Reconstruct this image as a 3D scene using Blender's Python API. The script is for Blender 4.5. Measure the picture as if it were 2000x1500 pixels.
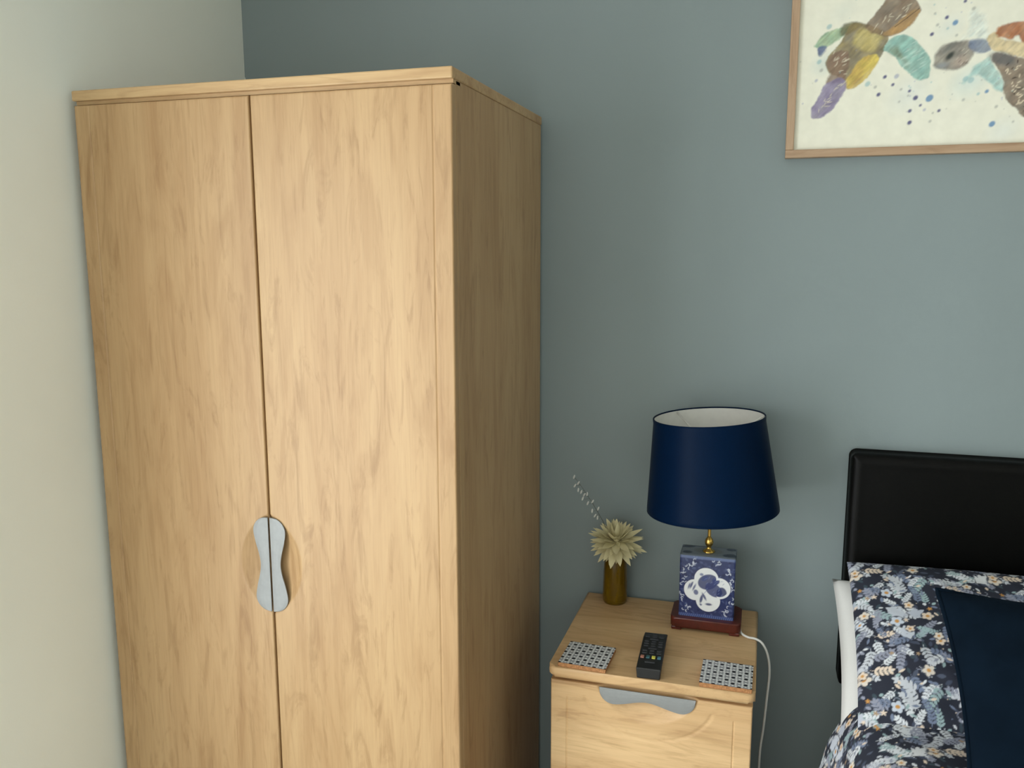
import bpy, bmesh, math, random
import numpy as np
from mathutils import Vector, Matrix

for o in list(bpy.data.objects):
    bpy.data.objects.remove(o, do_unlink=True)
scene = bpy.context.scene
COL = scene.collection
PI = math.pi

# ------------------------------------------------------------------ camera
CAM = (1.2947, -1.9685, 1.5541)
YAW, PITCH, ROLL, FPX = 0.290566, -0.158207, -0.002061, 1662.91
cam_data = bpy.data.cameras.new('camera')
cam_data.sensor_width = 36.0
cam_data.sensor_fit = 'HORIZONTAL'
cam_data.lens = FPX / 2000 * 36
cam_data.clip_start = 0.02
cam = bpy.data.objects.new('camera', cam_data)
COL.objects.link(cam)
fw = Vector((-math.sin(YAW) * math.cos(PITCH), math.cos(YAW) * math.cos(PITCH), math.sin(PITCH)))
rt = Vector((math.cos(YAW), math.sin(YAW), 0))
up = rt.cross(fw)
r2 = rt * math.cos(ROLL) + up * math.sin(ROLL)
u2 = -rt * math.sin(ROLL) + up * math.cos(ROLL)
cam.matrix_world = Matrix(((r2.x, u2.x, -fw.x, CAM[0]), (r2.y, u2.y, -fw.y, CAM[1]),
                           (r2.z, u2.z, -fw.z, CAM[2]), (0, 0, 0, 1)))
scene.camera = cam

# ------------------------------------------------------------------ daylight, added fill and exposure
vs = scene.view_settings
vs.view_transform = 'Standard'
vs.look = 'None'
vs.gamma = 1.0
vs.use_curve_mapping = False
vs.exposure = 0.0

world = bpy.data.worlds.new('daylight')
scene.world = world
world.use_nodes = True
wbg = world.node_tree.nodes['Background']
wbg.inputs[0].default_value = (0.86, 0.95, 1.0, 1)
wbg.inputs[1].default_value = 0.5

WIN_Y0, WIN_Y1, WIN_Z0, WIN_Z1 = -2.75, -1.12, 0.30, 1.95      # window in the left wall
FW_X0, FW_X1 = 0.35, 1.55                                     # fill window, added unseen behind the camera
ROOM_X, ROOM_Y, ROOM_Z = 3.35, -2.85, 2.4


def area(name, loc, rot, sx, sy, power, col):
    d = bpy.data.lights.new(name, 'AREA')
    d.shape = 'RECTANGLE'
    d.size, d.size_y = sx, sy
    d.energy = power
    d.color = col
    o = bpy.data.objects.new(name, d)
    o.location = loc
    o.rotation_euler = rot
    COL.objects.link(o)
    return o


area('window_and_fill_light', (-0.16, (WIN_Y0 + WIN_Y1) / 2, (WIN_Z0 + WIN_Z1) / 2), (0, -PI / 2, 0),
     WIN_Z1 - WIN_Z0, WIN_Y1 - WIN_Y0, 66, (0.93, 0.97, 1.0))
area('window_and_fill_light', ((FW_X0 + FW_X1) / 2, ROOM_Y - 0.16, 1.5), (PI / 2, 0, 0),
     FW_X1 - FW_X0, 1.2, 9, (0.95, 0.98, 1.0))  # added fill light, set in an unseen window to lift the left wall

# ------------------------------------------------------------------ helpers


def lin(c):
    c = np.asarray(c, float) / 255.0
    return np.where(c <= 0.04045, c / 12.92, ((c + 0.055) / 1.055) ** 2.4)


def L4(r, g, b):
    return tuple(lin((r, g, b))) + (1.0,)


class Nodes:
    def __init__(self, name):
        self.m = bpy.data.materials.new(name)
        self.m.use_nodes = True
        self.t = self.m.node_tree
        self.b = self.t.nodes['Principled BSDF']

    def n(self, kind, **kw):
        x = self.t.nodes.new(kind)
        for k, v in kw.items():
            if k.startswith('i_'):
                key = k[2:]
                x.inputs[int(key) if key.isdigit() else key.replace('_', ' ')].default_value = v
            else:
                setattr(x, k, v)
        return x

    def l(self, a, b):
        self.t.links.new(a, b)

    def set(self, **kw):
        for k, v in kw.items():
            self.b.inputs[k.replace('_', ' ')].default_value = v
        return self


def ramp(N, fac, stops):
    r = N.n('ShaderNodeValToRGB')
    e = r.color_ramp.elements
    while len(e) < len(stops):
        e.new(0.5)
    for el, (p, c) in zip(e, stops):
        el.position = p
        el.color = c
    N.l(fac, r.inputs[0])
    return r.outputs[0]


def noise(N, vec, scale, detail=3, rough=0.55, dist=0.0):
    x = N.n('ShaderNodeTexNoise')
    x.inputs['Scale'].default_value = scale
    x.inputs['Detail'].default_value = detail
    x.inputs['Roughness'].default_value = rough
    x.inputs['Distortion'].default_value = dist
    if vec is not None:
        N.l(vec, x.inputs['Vector'])
    return x.outputs['Fac']


def mapped(N, scale, loc=(0, 0, 0), rot=(0, 0, 0)):
    tc = N.n('ShaderNodeTexCoord')
    mp = N.n('ShaderNodeMapping')
    mp.inputs['Scale'].default_value = scale
    mp.inputs['Location'].default_value = loc
    mp.inputs['Rotation'].default_value = rot
    N.l(tc.outputs['Object'], mp.inputs['Vector'])
    return mp.outputs[0]


def mixc(N, fac, a, b, mode='MIX'):
    x = N.n('ShaderNodeMix', data_type='RGBA', blend_type=mode)
    for sock, v in ((x.inputs[0], fac), (x.inputs[6], a), (x.inputs[7], b)):
        if isinstance(v, (int, float)):
            sock.default_value = v
        elif isinstance(v, tuple):
            sock.default_value = v
        else:
            N.l(v, sock)
    return x.outputs[2]


def bump(N, h, strength, dist=0.002):
    b = N.n('ShaderNodeBump')
    b.inputs['Strength'].default_value = strength
    b.inputs['Distance'].default_value = dist
    N.l(h, b.inputs['Height'])
    N.l(b.outputs[0], N.b.inputs['Normal'])


def plain(name, col, rough=0.5, metal=0.0, nscale=None, namt=0.12, bmp=0.0, **kw):
    """plain colour with a slight procedural mottling"""
    N = Nodes(name)
    N.set(Roughness=rough, Metallic=metal, **kw)
    v = mapped(N, (1, 1, 1))
    f = noise(N, v, nscale or 60, 3)
    a = tuple(min(1, c * (1 - namt)) for c in col[:3]) + (1,)
    b = tuple(min(1, c * (1 + namt)) for c in col[:3]) + (1,)
    N.l(ramp(N, f, [(0.3, a), (0.7, b)]), N.b.inputs['Base Color'])
    if bmp:
        bump(N, f, bmp)
    return N.m


def wood(name, axis, seed=0.0, tint=(1, 1, 1)):
    """pale sawn-oak foil; grain runs along axis"""
    N = Nodes(name)
    N.set(Roughness=0.42)
    N.b.inputs['Specular IOR Level'].default_value = 0.35

    def sc(across, along):
        return tuple(along if i == axis else across for i in range(3))
    loc = (seed, seed * 1.7, seed * 0.6)
    broad = noise(N, mapped(N, sc(9, 0.75), loc), 1.0, 3, 0.55, 0.6)
    fig = noise(N, mapped(N, sc(17, 2.1), tuple(q + 5 for q in loc)), 1.0, 4, 0.6, 1.6)
    fine = noise(N, mapped(N, sc(150, 3.5), loc), 1.0, 3, 0.6)
    pores = noise(N, mapped(N, sc(330, 12), loc), 1.0, 2, 0.5)

    def T(r, g, b):
        c = L4(r, g, b)
        return (c[0] * tint[0] * .765, c[1] * tint[1] * .735, c[2] * tint[2] * .685, 1)
    base = ramp(N, broad, [(0.28, T(186, 150, 108)), (0.5, T(202, 168, 125)), (0.72, T(216, 184, 140))])
    figc = ramp(N, fig, [(0.36, T(176, 138, 96)), (0.5, T(203, 169, 126)), (0.66, T(212, 180, 136))])
    c = mixc(N, 0.38, base, figc)
    smear = noise(N, mapped(N, sc(26, 4.2), tuple(q + 11 for q in loc)), 1.0, 4, 0.62, 2.4)
    smc = ramp(N, smear, [(0.53, (1, 1, 1, 1)), (0.66, (0.80, 0.76, 0.72, 1)), (0.80, (0.72, 0.67, 0.62, 1))])
    c = mixc(N, 0.75, c, smc, 'MULTIPLY')
    finec = ramp(N, fine, [(0.3, (0.89, 0.88, 0.87, 1)), (0.65, (1.05, 1.05, 1.05, 1))])
    c = mixc(N, 0.36, c, finec, 'MULTIPLY')
    porec = ramp(N, pores, [(0.34, (0.84, 0.81, 0.78, 1)), (0.5, (1, 1, 1, 1))])
    c = mixc(N, 0.35, c, porec, 'MULTIPLY')
    N.l(c, N.b.inputs['Base Color'])
    bump(N, pores, 0.08, 0.0005)
    return N.m


def painted(name, rough=0.6, bmp=None, **kw):
    """printed or woven pattern carried by the mesh colour attribute"""
    N = Nodes(name)
    N.set(Roughness=rough, **kw)
    a = N.n('ShaderNodeVertexColor')
    a.layer_name = 'print'
    v = mapped(N, (1, 1, 1))
    f = noise(N, v, 900 if bmp else 40, 2)
    c = mixc(N, 0.5, a.outputs[0], ramp(N, f, [(0.3, (0.92, 0.92, 0.92, 1)), (0.7, (1.05, 1.05, 1.05, 1))]), 'MULTIPLY')
    N.l(c, N.b.inputs['Base Color'])
    if bmp:
        bump(N, f, bmp, 0.001)
    return N.m


# ---- mesh builders


ORG = {}


def org(o):
    return np.array(ORG.get(o.name, (0, 0, 0)), float)


def fin(me, name, mat, parent, smooth, cols=None):
    me.validate()
    me.update()
    if mat is not None:
        me.materials.append(mat)
    if smooth:
        me.polygons.foreach_set('use_smooth', np.ones(len(me.polygons), bool))
    if cols is not None:
        at = me.color_attributes.new('print', 'FLOAT_COLOR', 'POINT')
        c = np.ones((len(me.vertices), 4), np.float32)
        c[:, :3] = cols
        at.data.foreach_set('color', c.ravel())
    o = bpy.data.objects.new(name, me)
    COL.objects.link(o)
    if parent is not None:
        o.parent = parent
        ORG[o.name] = tuple(org(parent))
    return o


def pyd(name, verts, faces, mat, parent=None, smooth=False, cols=None, local=False):
    v = np.asarray(verts, float)
    if parent is not None and not local:
        v = v - org(parent)
    me = bpy.data.meshes.new(name)
    me.from_pydata(v.tolist(), [], [tuple(map(int, f)) for f in faces])
    return fin(me, name, mat, parent, smooth, cols)


def grid_faces(nu, nv, off=0, wrap_u=False, flip=False):
    i = np.arange(nu if wrap_u else nu - 1)
    j = np.arange(nv - 1)
    I, J = np.meshgrid(i, j, indexing='ij')
    I2 = (I + 1) % nu
    q = np.stack([I * nv + J, I2 * nv + J, I2 * nv + J + 1, I * nv + J + 1], -1).reshape(-1, 4) + off
    return q[:, ::-1] if flip else q


def big(name, verts, quads, mat, parent=None, smooth=False, cols=None, local=False):
    """fast path for dense quad meshes"""
    v = np.asarray(verts, np.float32)
    if parent is not None and not local:
        v = v - org(parent).astype(np.float32)
    q = np.asarray(quads, np.int32)
    me = bpy.data.meshes.new(name)
    me.vertices.add(len(v))
    me.vertices.foreach_set('co', v.ravel())
    me.loops.add(q.size)
    me.loops.foreach_set('vertex_index', q.ravel())
    me.polygons.add(len(q))
    me.polygons.foreach_set('loop_start', np.arange(0, q.size, 4, dtype=np.int32))
    me.update(calc_edges=True)
    return fin(me, name, mat, parent, smooth, cols)


def bm_obj(name, bm, mat, parent=None, smooth=False, local=False):
    if parent is not None and not local:
        bmesh.ops.translate(bm, verts=bm.verts, vec=Vector(-org(parent)))
    me = bpy.data.meshes.new(name)
    bm.to_mesh(me)
    bm.free()
    return fin(me, name, mat, parent, smooth)


def add_box(bm, x0, x1, y0, y1, z0, z1, bev=0.0, seg=2):
    r = bmesh.ops.create_cube(bm, size=1.0)
    vs_ = r['verts']
    for v in vs_:
        v.co = Vector((x0 + (v.co.x + .5) * (x1 - x0), y0 + (v.co.y + .5) * (y1 - y0), z0 + (v.co.z + .5) * (z1 - z0)))
    if bev:
        es = list({e for v in vs_ for e in v.link_edges})
        bmesh.ops.bevel(bm, geom=es, offset=bev, segments=seg, affect='EDGES', profile=0.5)


def box(name, x0, x1, y0, y1, z0, z1, mat, parent=None, bev=0.0, seg=2, smooth=False, local=False):
    bm = bmesh.new()
    add_box(bm, x0, x1, y0, y1, z0, z1, bev, seg)
    return bm_obj(name, bm, mat, parent, smooth, local)


def lathe(name, prof, cx, cy, mat, parent=None, n=48, smooth=True, local=False, close=True):
    """prof: (radius, z) list"""
    a = np.linspace(0, 2 * PI, n, endpoint=False)
    P = np.array(prof, float)
    V = np.stack([cx + np.cos(a)[:, None] * P[None, :, 0], cy + np.sin(a)[:, None] * P[None, :, 0],
                  np.broadcast_to(P[None, :, 1], (n, len(P)))], -1).reshape(-1, 3)
    return pyd(name, V, grid_faces(n, len(P), wrap_u=True), mat, parent, smooth, local=local)


def tube_mesh(pts, rad, n=8):
    pts = [Vector(p) for p in pts]
    rad = [rad] * len(pts) if isinstance(rad, (int, float)) else rad
    V, F = [], []
    nrm = None
    for i, p in enumerate(pts):
        t = (pts[min(i + 1, len(pts) - 1)] - pts[max(i - 1, 0)]).normalized()
        if nrm is None:
            nrm = t.orthogonal().normalized()
        else:
            nrm = (nrm - t * nrm.dot(t)).normalized()
        b = t.cross(nrm)
        for k in range(n):
            a = 2 * PI * k / n
            V.append(p + (nrm * math.cos(a) + b * math.sin(a)) * rad[i])
    for i in range(len(pts) - 1):
        for k in range(n):
            F.append((i * n + k, i * n + (k + 1) % n, (i + 1) * n + (k + 1) % n, (i + 1) * n + k))
    F.append(tuple(range(n))[::-1])
    F.append(tuple((len(pts) - 1) * n + k for k in range(n)))
    return [tuple(v) for v in V], F


def spline(ctrl, per=8):
    """Catmull-Rom through control points"""
    P = np.array(ctrl, float)
    P = np.vstack([2 * P[0] - P[1], P, 2 * P[-1] - P[-2]])
    out = []
    for i in range(1, len(P) - 2):
        for k in range(per):
            t = k / per
            out.append(0.5 * ((2 * P[i]) + (-P[i - 1] + P[i + 1]) * t + (2 * P[i - 1] - 5 * P[i] + 4 * P[i + 1] - P[i + 2]) * t * t
                              + (-P[i - 1] + 3 * P[i] - 3 * P[i + 1] + P[i + 2]) * t ** 3))
    out.append(P[-2])
    return np.array(out)


def thing(name, label, cat, loc=(0, 0, 0), rot=(0, 0, 0), group=None):
    o = bpy.data.objects.new(name, None)
    o.empty_display_size = 0.05
    COL.objects.link(o)
    o.location = loc
    o.rotation_euler = rot
    ORG[o.name] = tuple(loc)
    return tag(o, label, cat, group)


def tag(o, label, cat, group=None):
    o['label'] = label
    o['category'] = cat
    if group:
        o['group'] = group
    return o


def struct(o):
    o['kind'] = 'structure'
    return o


def plabel(o, label):
    o['label'] = label
    return o


# ---- numpy value noise and a small painter for printed patterns
RNG = np.random.RandomState(7)


def vnoise(x, y, seed=0):
    def h(i, j):
        n = (i.astype(np.int64) * 374761393 + j.astype(np.int64) * 668265263 + seed * 1442695041) & 0x7fffffff
        n = ((n ^ (n >> 13)) * 1274126177) & 0x7fffffff
        return ((n ^ (n >> 16)) & 0xffff) / 65535.0
    xi, yi = np.floor(x), np.floor(y)
    fx, fy = x - xi, y - yi
    fx, fy = fx * fx * (3 - 2 * fx), fy * fy * (3 - 2 * fy)
    a, b, c, d = h(xi, yi), h(xi + 1, yi), h(xi, yi + 1), h(xi + 1, yi + 1)
    return (a * (1 - fx) + b * fx) * (1 - fy) + (c * (1 - fx) + d * fx) * fy


class Canvas:
    """colour raster in millimetres, origin lower left; never leaves this script"""

    def __init__(s, w, h, res, bg, wrap=False):
        s.w, s.h, s.res, s.wrap = w, h, res, wrap
        s.nx, s.ny = int(round(w / res)), int(round(h / res))
        s.a = np.empty((s.ny, s.nx, 3))
        s.a[:] = lin(bg)

    def patch(s, cx, cy, r):
        i0, i1 = int((cx - r) / s.res), int((cx + r) / s.res) + 2
        j0, j1 = int((cy - r) / s.res), int((cy + r) / s.res) + 2
        if not s.wrap:
            i0, j0, i1, j1 = max(i0, 0), max(j0, 0), min(i1, s.nx), min(j1, s.ny)
            if i1 <= i0 or j1 <= j0:
                return None
        I, J = np.meshgrid(np.arange(i0, i1), np.arange(j0, j1))
        return I, J, (I + .5) * s.res, (J + .5) * s.res

    def put(s, I, J, m, col):
        m = np.clip(m, 0, 1)[..., None]
        if s.wrap:
            I, J = I % s.nx, J % s.ny
        col = np.asarray(col) if np.ndim(col) == 3 else lin(col)
        s.a[J, I] = s.a[J, I] * (1 - m) + col * m

    def blob(s, cx, cy, rx, ry, ang, col, soft=0.6, alpha=1.0, fn=None):
        R = max(rx, ry) * 1.5 + 2
        p = s.patch(cx, cy, R)
        if p is None:
            return
        I, J, X, Y = p
        c, q = math.cos(ang), math.sin(ang)
        u = ((X - cx) * c + (Y - cy) * q) / rx
        v = (-(X - cx) * q + (Y - cy) * c) / ry
        if fn == 'leaf':
            d = np.abs(v) - np.clip(1 - u * u, 0, 1) ** 0.85
            d = np.where(np.abs(u) > 1, 1, d) * ry
        elif fn == 'star':
            th = np.arctan2(v, u)
            d = (np.hypot(u, v) - (0.72 + 0.28 * np.cos(5 * th))) * min(rx, ry)
        else:
            d = (np.hypot(u, v) - 1) * min(rx, ry)
        s.put(I, J, np.clip(0.5 - d / soft, 0, 1) * alpha, col)

    def leaf(s, x, y, ang, ln, wd, col, alpha=1.0):
        s.blob(x + math.cos(ang) * ln / 2, y + math.sin(ang) * ln / 2, ln / 2, wd / 2, ang, col, 0.9, alpha, 'leaf')

    def stroke(s, pts, wd, col, alpha=1.0):
        for (x0, y0), (x1, y1) in zip(pts[:-1], pts[1:]):
            r = math.hypot(x1 - x0, y1 - y0) / 2 + wd + 1
            p = s.patch((x0 + x1) / 2, (y0 + y1) / 2, r)
            if p is None:
                continue
            I, J, X, Y = p
            dx, dy = x1 - x0, y1 - y0
            t = np.clip(((X - x0) * dx + (Y - y0) * dy) / (dx * dx + dy * dy + 1e-9), 0, 1)
            d = np.hypot(X - x0 - t * dx, Y - y0 - t * dy) - wd / 2
            s.put(I, J, np.clip(0.5 - d / 0.8, 0, 1) * alpha, col)

    def poly(s, pts, col, warp=4.0, col2=None, nscale=0.06, alpha=0.95, seed=1, soft=3.0):
        """watercolour patch: wobbly outline, pigment drifting between two colours"""
        P = np.array(pts, float)
        for _ in range(3):       # round the corners of the sketch
            Q = np.roll(P, -1, 0)
            P = np.stack([P * .78 + Q * .22, P * .22 + Q * .78], 1).reshape(-1, 2)
        P = (P - P.mean(0)) * 1.05 + P.mean(0)
        c = P.mean(0)
        r = np.abs(P - c).max() + warp * 2 + 3
        p = s.patch(c[0], c[1], r)
        if p is None:
            return
        I, J, X, Y = p
        wx = X + (vnoise(X * .06, Y * .06, seed) - .5) * 1.6 * warp + (vnoise(X * .3, Y * .3, seed + 7) - .5) * 2.2
        wy = Y + (vnoise(X * .06 + 40, Y * .06 + 9, seed) - .5) * 1.6 * warp + (vnoise(X * .3 + 5, Y * .3, seed + 8) - .5) * 1.4
        ins = np.zeros(X.shape, bool)
        dist = np.full(X.shape, 1e9)
        n = len(P)
        for k in range(n):
            (x0, y0), (x1, y1) = P[k], P[(k + 1) % n]
            cond = (y0 > wy) != (y1 > wy)
            xs = (x1 - x0) * (wy - y0) / ((y1 - y0) + 1e-12) + x0
            ins ^= cond & (wx < xs)
            dx, dy = x1 - x0, y1 - y0
            t = np.clip(((wx - x0) * dx + (wy - y0) * dy) / (dx * dx + dy * dy + 1e-9), 0, 1)
            dist = np.minimum(dist, np.hypot(wx - x0 - t * dx, wy - y0 - t * dy))
        d = np.where(ins, -dist, dist)
        m = np.clip(0.5 - d / soft, 0, 1) * alpha
        al, ac = (X + Y) * .707, (X - Y) * .707
        f = vnoise(X * nscale, Y * nscale, seed + 3) * .45 + vnoise(al * .05, ac * .16, seed + 5) * .3 + vnoise(al * .1, ac * .42, seed + 6) * .25
        f = np.clip((f - .25) * 2, 0, 1)[..., None]
        g = (.80 + .42 * vnoise(al * .07 + 3, ac * .3, seed + 9) + .12 * (vnoise(X * .5, Y * .5, seed + 11) - .5))[..., None]
        cc = np.clip((lin(col) * (1 - f) + lin(col2 if col2 is not None else col) * f) * g, 0, 1)
        m = m * (.86 + .14 * vnoise(X * .09, Y * .09, seed + 13))
        s.put(I, J, m, cc)

    def sample(s, u, v):
        x, y = np.asarray(u) / s.res - .5, np.asarray(v) / s.res - .5
        i, j = np.floor(x).astype(int), np.floor(y).astype(int)
        fx, fy = (x - i)[..., None], (y - j)[..., None]

        def g(i, j):
            if s.wrap:
                return s.a[j % s.ny, i % s.nx]
            return s.a[np.clip(j, 0, s.ny - 1), np.clip(i, 0, s.nx - 1)]
        return (g(i, j) * (1 - fx) + g(i + 1, j) * fx) * (1 - fy) + (g(i, j + 1) * (1 - fx) + g(i + 1, j + 1) * fx) * fy


# ------------------------------------------------------------------ materials


def wall_mat(name, col, col_edge=None):
    N = Nodes(name)
    N.set(Roughness=0.78)
    v = mapped(N, (1, 1, 1))
    f = noise(N, v, 2.2, 3)
    a = tuple(c * 0.97 for c in col[:3]) + (1,)
    b = tuple(c * 1.03 for c in col[:3]) + (1,)
    c = ramp(N, f, [(0.3, a), (0.7, b)])
    if col_edge:
        # the pale paint of the neighbouring wall strays over the corner in an uneven line
        tc = N.n('ShaderNodeTexCoord')
        sp = N.n('ShaderNodeSeparateXYZ')
        N.l(tc.outputs['Object'], sp.inputs[0])
        cz = N.n('ShaderNodeCombineXYZ')
        N.l(sp.outputs['Z'], cz.inputs['Z'])
        wob = noise(N, cz.outputs[0], 16, 4, 0.6)
        ma = N.n('ShaderNodeMath', operation='MULTIPLY_ADD')
        ma.inputs[1].default_value = 0.036
        ma.inputs[2].default_value = -0.0205
        N.l(wob, ma.inputs[0])
        lt = N.n('ShaderNodeMath', operation='LESS_THAN')
        N.l(sp.outputs['X'], lt.inputs[0])
        N.l(ma.outputs[0], lt.inputs[1])
        c = mixc(N, lt.outputs[0], c, col_edge)
    N.l(c, N.b.inputs['Base Color'])
    g = noise(N, v, 260, 4, 0.6)
    bump(N, g, 0.12, 0.0012)
    return N.m


CREAM = L4(240, 243, 233)
M_CREAM = wall_mat('cream_wall_paint', CREAM)
M_BLUE = wall_mat('slate_blue_wall_paint', L4(137, 149, 149), CREAM)
M_WHITE = plain('white_gloss_paint', L4(232, 231, 226), 0.35, nscale=8, namt=0.02)
M_CEIL = plain('white_ceiling_paint', L4(236, 235, 230), 0.8, nscale=5, namt=0.02)
M_CARPET = plain('beige_carpet_pile', L4(208, 206, 196), 0.95, nscale=220, namt=0.12, bmp=0.5)
M_WOODZ = wood('oak_foil_upright_grain', 2, 0.0)
M_WOODZ2 = wood('oak_foil_upright_grain_door', 2, 3.1)
M_WOODX = wood('oak_foil_level_grain', 0, 1.3, (1.12, 1.15, 1.17))
M_WOODB = wood('lit_oak_foil_level_grain', 0, 2.2, (1.42, 1.46, 1.5))  # same oak foil, tint raised to paint brighter light onto the chest
M_DARKIN = plain('door_gap_shade', L4(70, 50, 30), 0.8)  # shade in the gap between the doors, painted as a dark colour
M_SILVER = plain('satin_silver_metal', L4(143, 145, 144), 0.52, 0.3, nscale=90, namt=0.04)
M_BLACKLEATHER = plain('black_faux_leather', L4(7, 7, 6), 0.40, nscale=420, namt=0.2, bmp=0.15, Specular_IOR_Level=0.13)
M_FRAMEWOOD = wood('pinkish_oak_frame', 0, 4.4, (1.05, 1.12, 1.45))
M_FRAMEWOODZ = wood('pinkish_oak_frame_upright', 2, 4.9, (1.05, 1.12, 1.45))
M_PRINT = painted('art_print_paper', 0.55)
M_PORCELAIN = painted('glazed_blue_white_porcelain', 0.16)
M_ROSEWOOD = plain('dark_red_rosewood', L4(84, 30, 20), 0.3, nscale=45, namt=0.35)
M_BRASS = plain('polished_brass', L4(214, 176, 92), 0.25, 1.0)
M_WHITEPLASTIC = plain('white_plastic', L4(226, 225, 218), 0.4, namt=0.03)
M_BLACKPLASTIC = plain('black_plastic', L4(20, 20, 21), 0.38, namt=0.1)
M_BUTTON = plain('dark_grey_rubber', L4(46, 47, 50), 0.5, namt=0.1)
M_CORK = plain('cork', L4(168, 118, 74), 0.85, nscale=300, namt=0.3, bmp=0.3)
M_COASTER = painted('coaster_print', 0.35)
M_FLORAL = painted('floral_cotton', 0.85, 0.12)
M_COTTON = plain('white_cotton', L4(228, 227, 222), 0.9, nscale=700, namt=0.03, bmp=0.1)
M_PETAL = plain('cream_dried_petal', L4(226, 216, 172), 0.8, nscale=80, namt=0.08)
M_BUD = plain('silvery_white_bud', L4(214, 214, 208), 0.6, namt=0.05)
M_STALK = plain('thin_grey_stalk', L4(96, 100, 92), 0.7)


def velvet():
    N = Nodes('navy_velvet')
    N.set(Roughness=0.95)
    N.b.inputs['Specular IOR Level'].default_value = 0.08
    N.b.inputs['Sheen Weight'].default_value = 0.03
    N.b.inputs['Sheen Tint'].default_value = L4(90, 120, 150)
    f = noise(N, mapped(N, (1, 1, 1)), 14, 4)
    N.l(ramp(N, f, [(0.3, L4(6, 18, 29)), (0.7, L4(11, 25, 38))]), N.b.inputs['Base Color'])
    bump(N, noise(N, mapped(N, (1, 1, 1)), 500, 2), 0.2, 0.001)
    return N.m


def shade_fabric():
    N = Nodes('navy_satin_shade')
    N.set(Roughness=0.42)
    N.b.inputs['Specular IOR Level'].default_value = 0.05
    N.b.inputs['Sheen Weight'].default_value = 0.0
    N.b.inputs['Sheen Tint'].default_value = L4(60, 90, 150)
    f = noise(N, mapped(N, (300, 300, 900)), 1, 2)
    N.l(ramp(N, f, [(0.3, L4(3, 22, 46)), (0.7, L4(4, 27, 54))]), N.b.inputs['Base Color'])
    bump(N, f, 0.1, 0.0006)
    return N.m


def amber_glass():
    N = Nodes('amber_glass')
    f = noise(N, mapped(N, (40, 40, 9)), 1, 3)
    N.l(ramp(N, f, [(0.3, L4(120, 88, 14)), (0.7, L4(168, 134, 28))]), N.b.inputs['Base Color'])
    N.set(Roughness=0.12)
    N.b.inputs['Transmission Weight'].default_value = 0.55
    N.b.inputs['IOR'].default_value = 1.45
    return N.m


def pane_glass():
    N = Nodes('window_glass')
    out = N.t.nodes['Material Output']
    tr = N.n('ShaderNodeBsdfTransparent')
    gl = N.n('ShaderNodeBsdfGlossy')
    gl.inputs['Roughness'].default_value = 0.02
    mx = N.n('ShaderNodeMixShader')
    mx.inputs[0].default_value = 0.06
    N.l(tr.outputs[0], mx.inputs[1])
    N.l(gl.outputs[0], mx.inputs[2])
    N.l(mx.outputs[0], out.inputs[0])
    return N.m


M_VELVET = velvet()
M_SHADE = shade_fabric()
M_AMBER = amber_glass()
M_PANE = pane_glass()

# ------------------------------------------------------------------ the room


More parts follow.
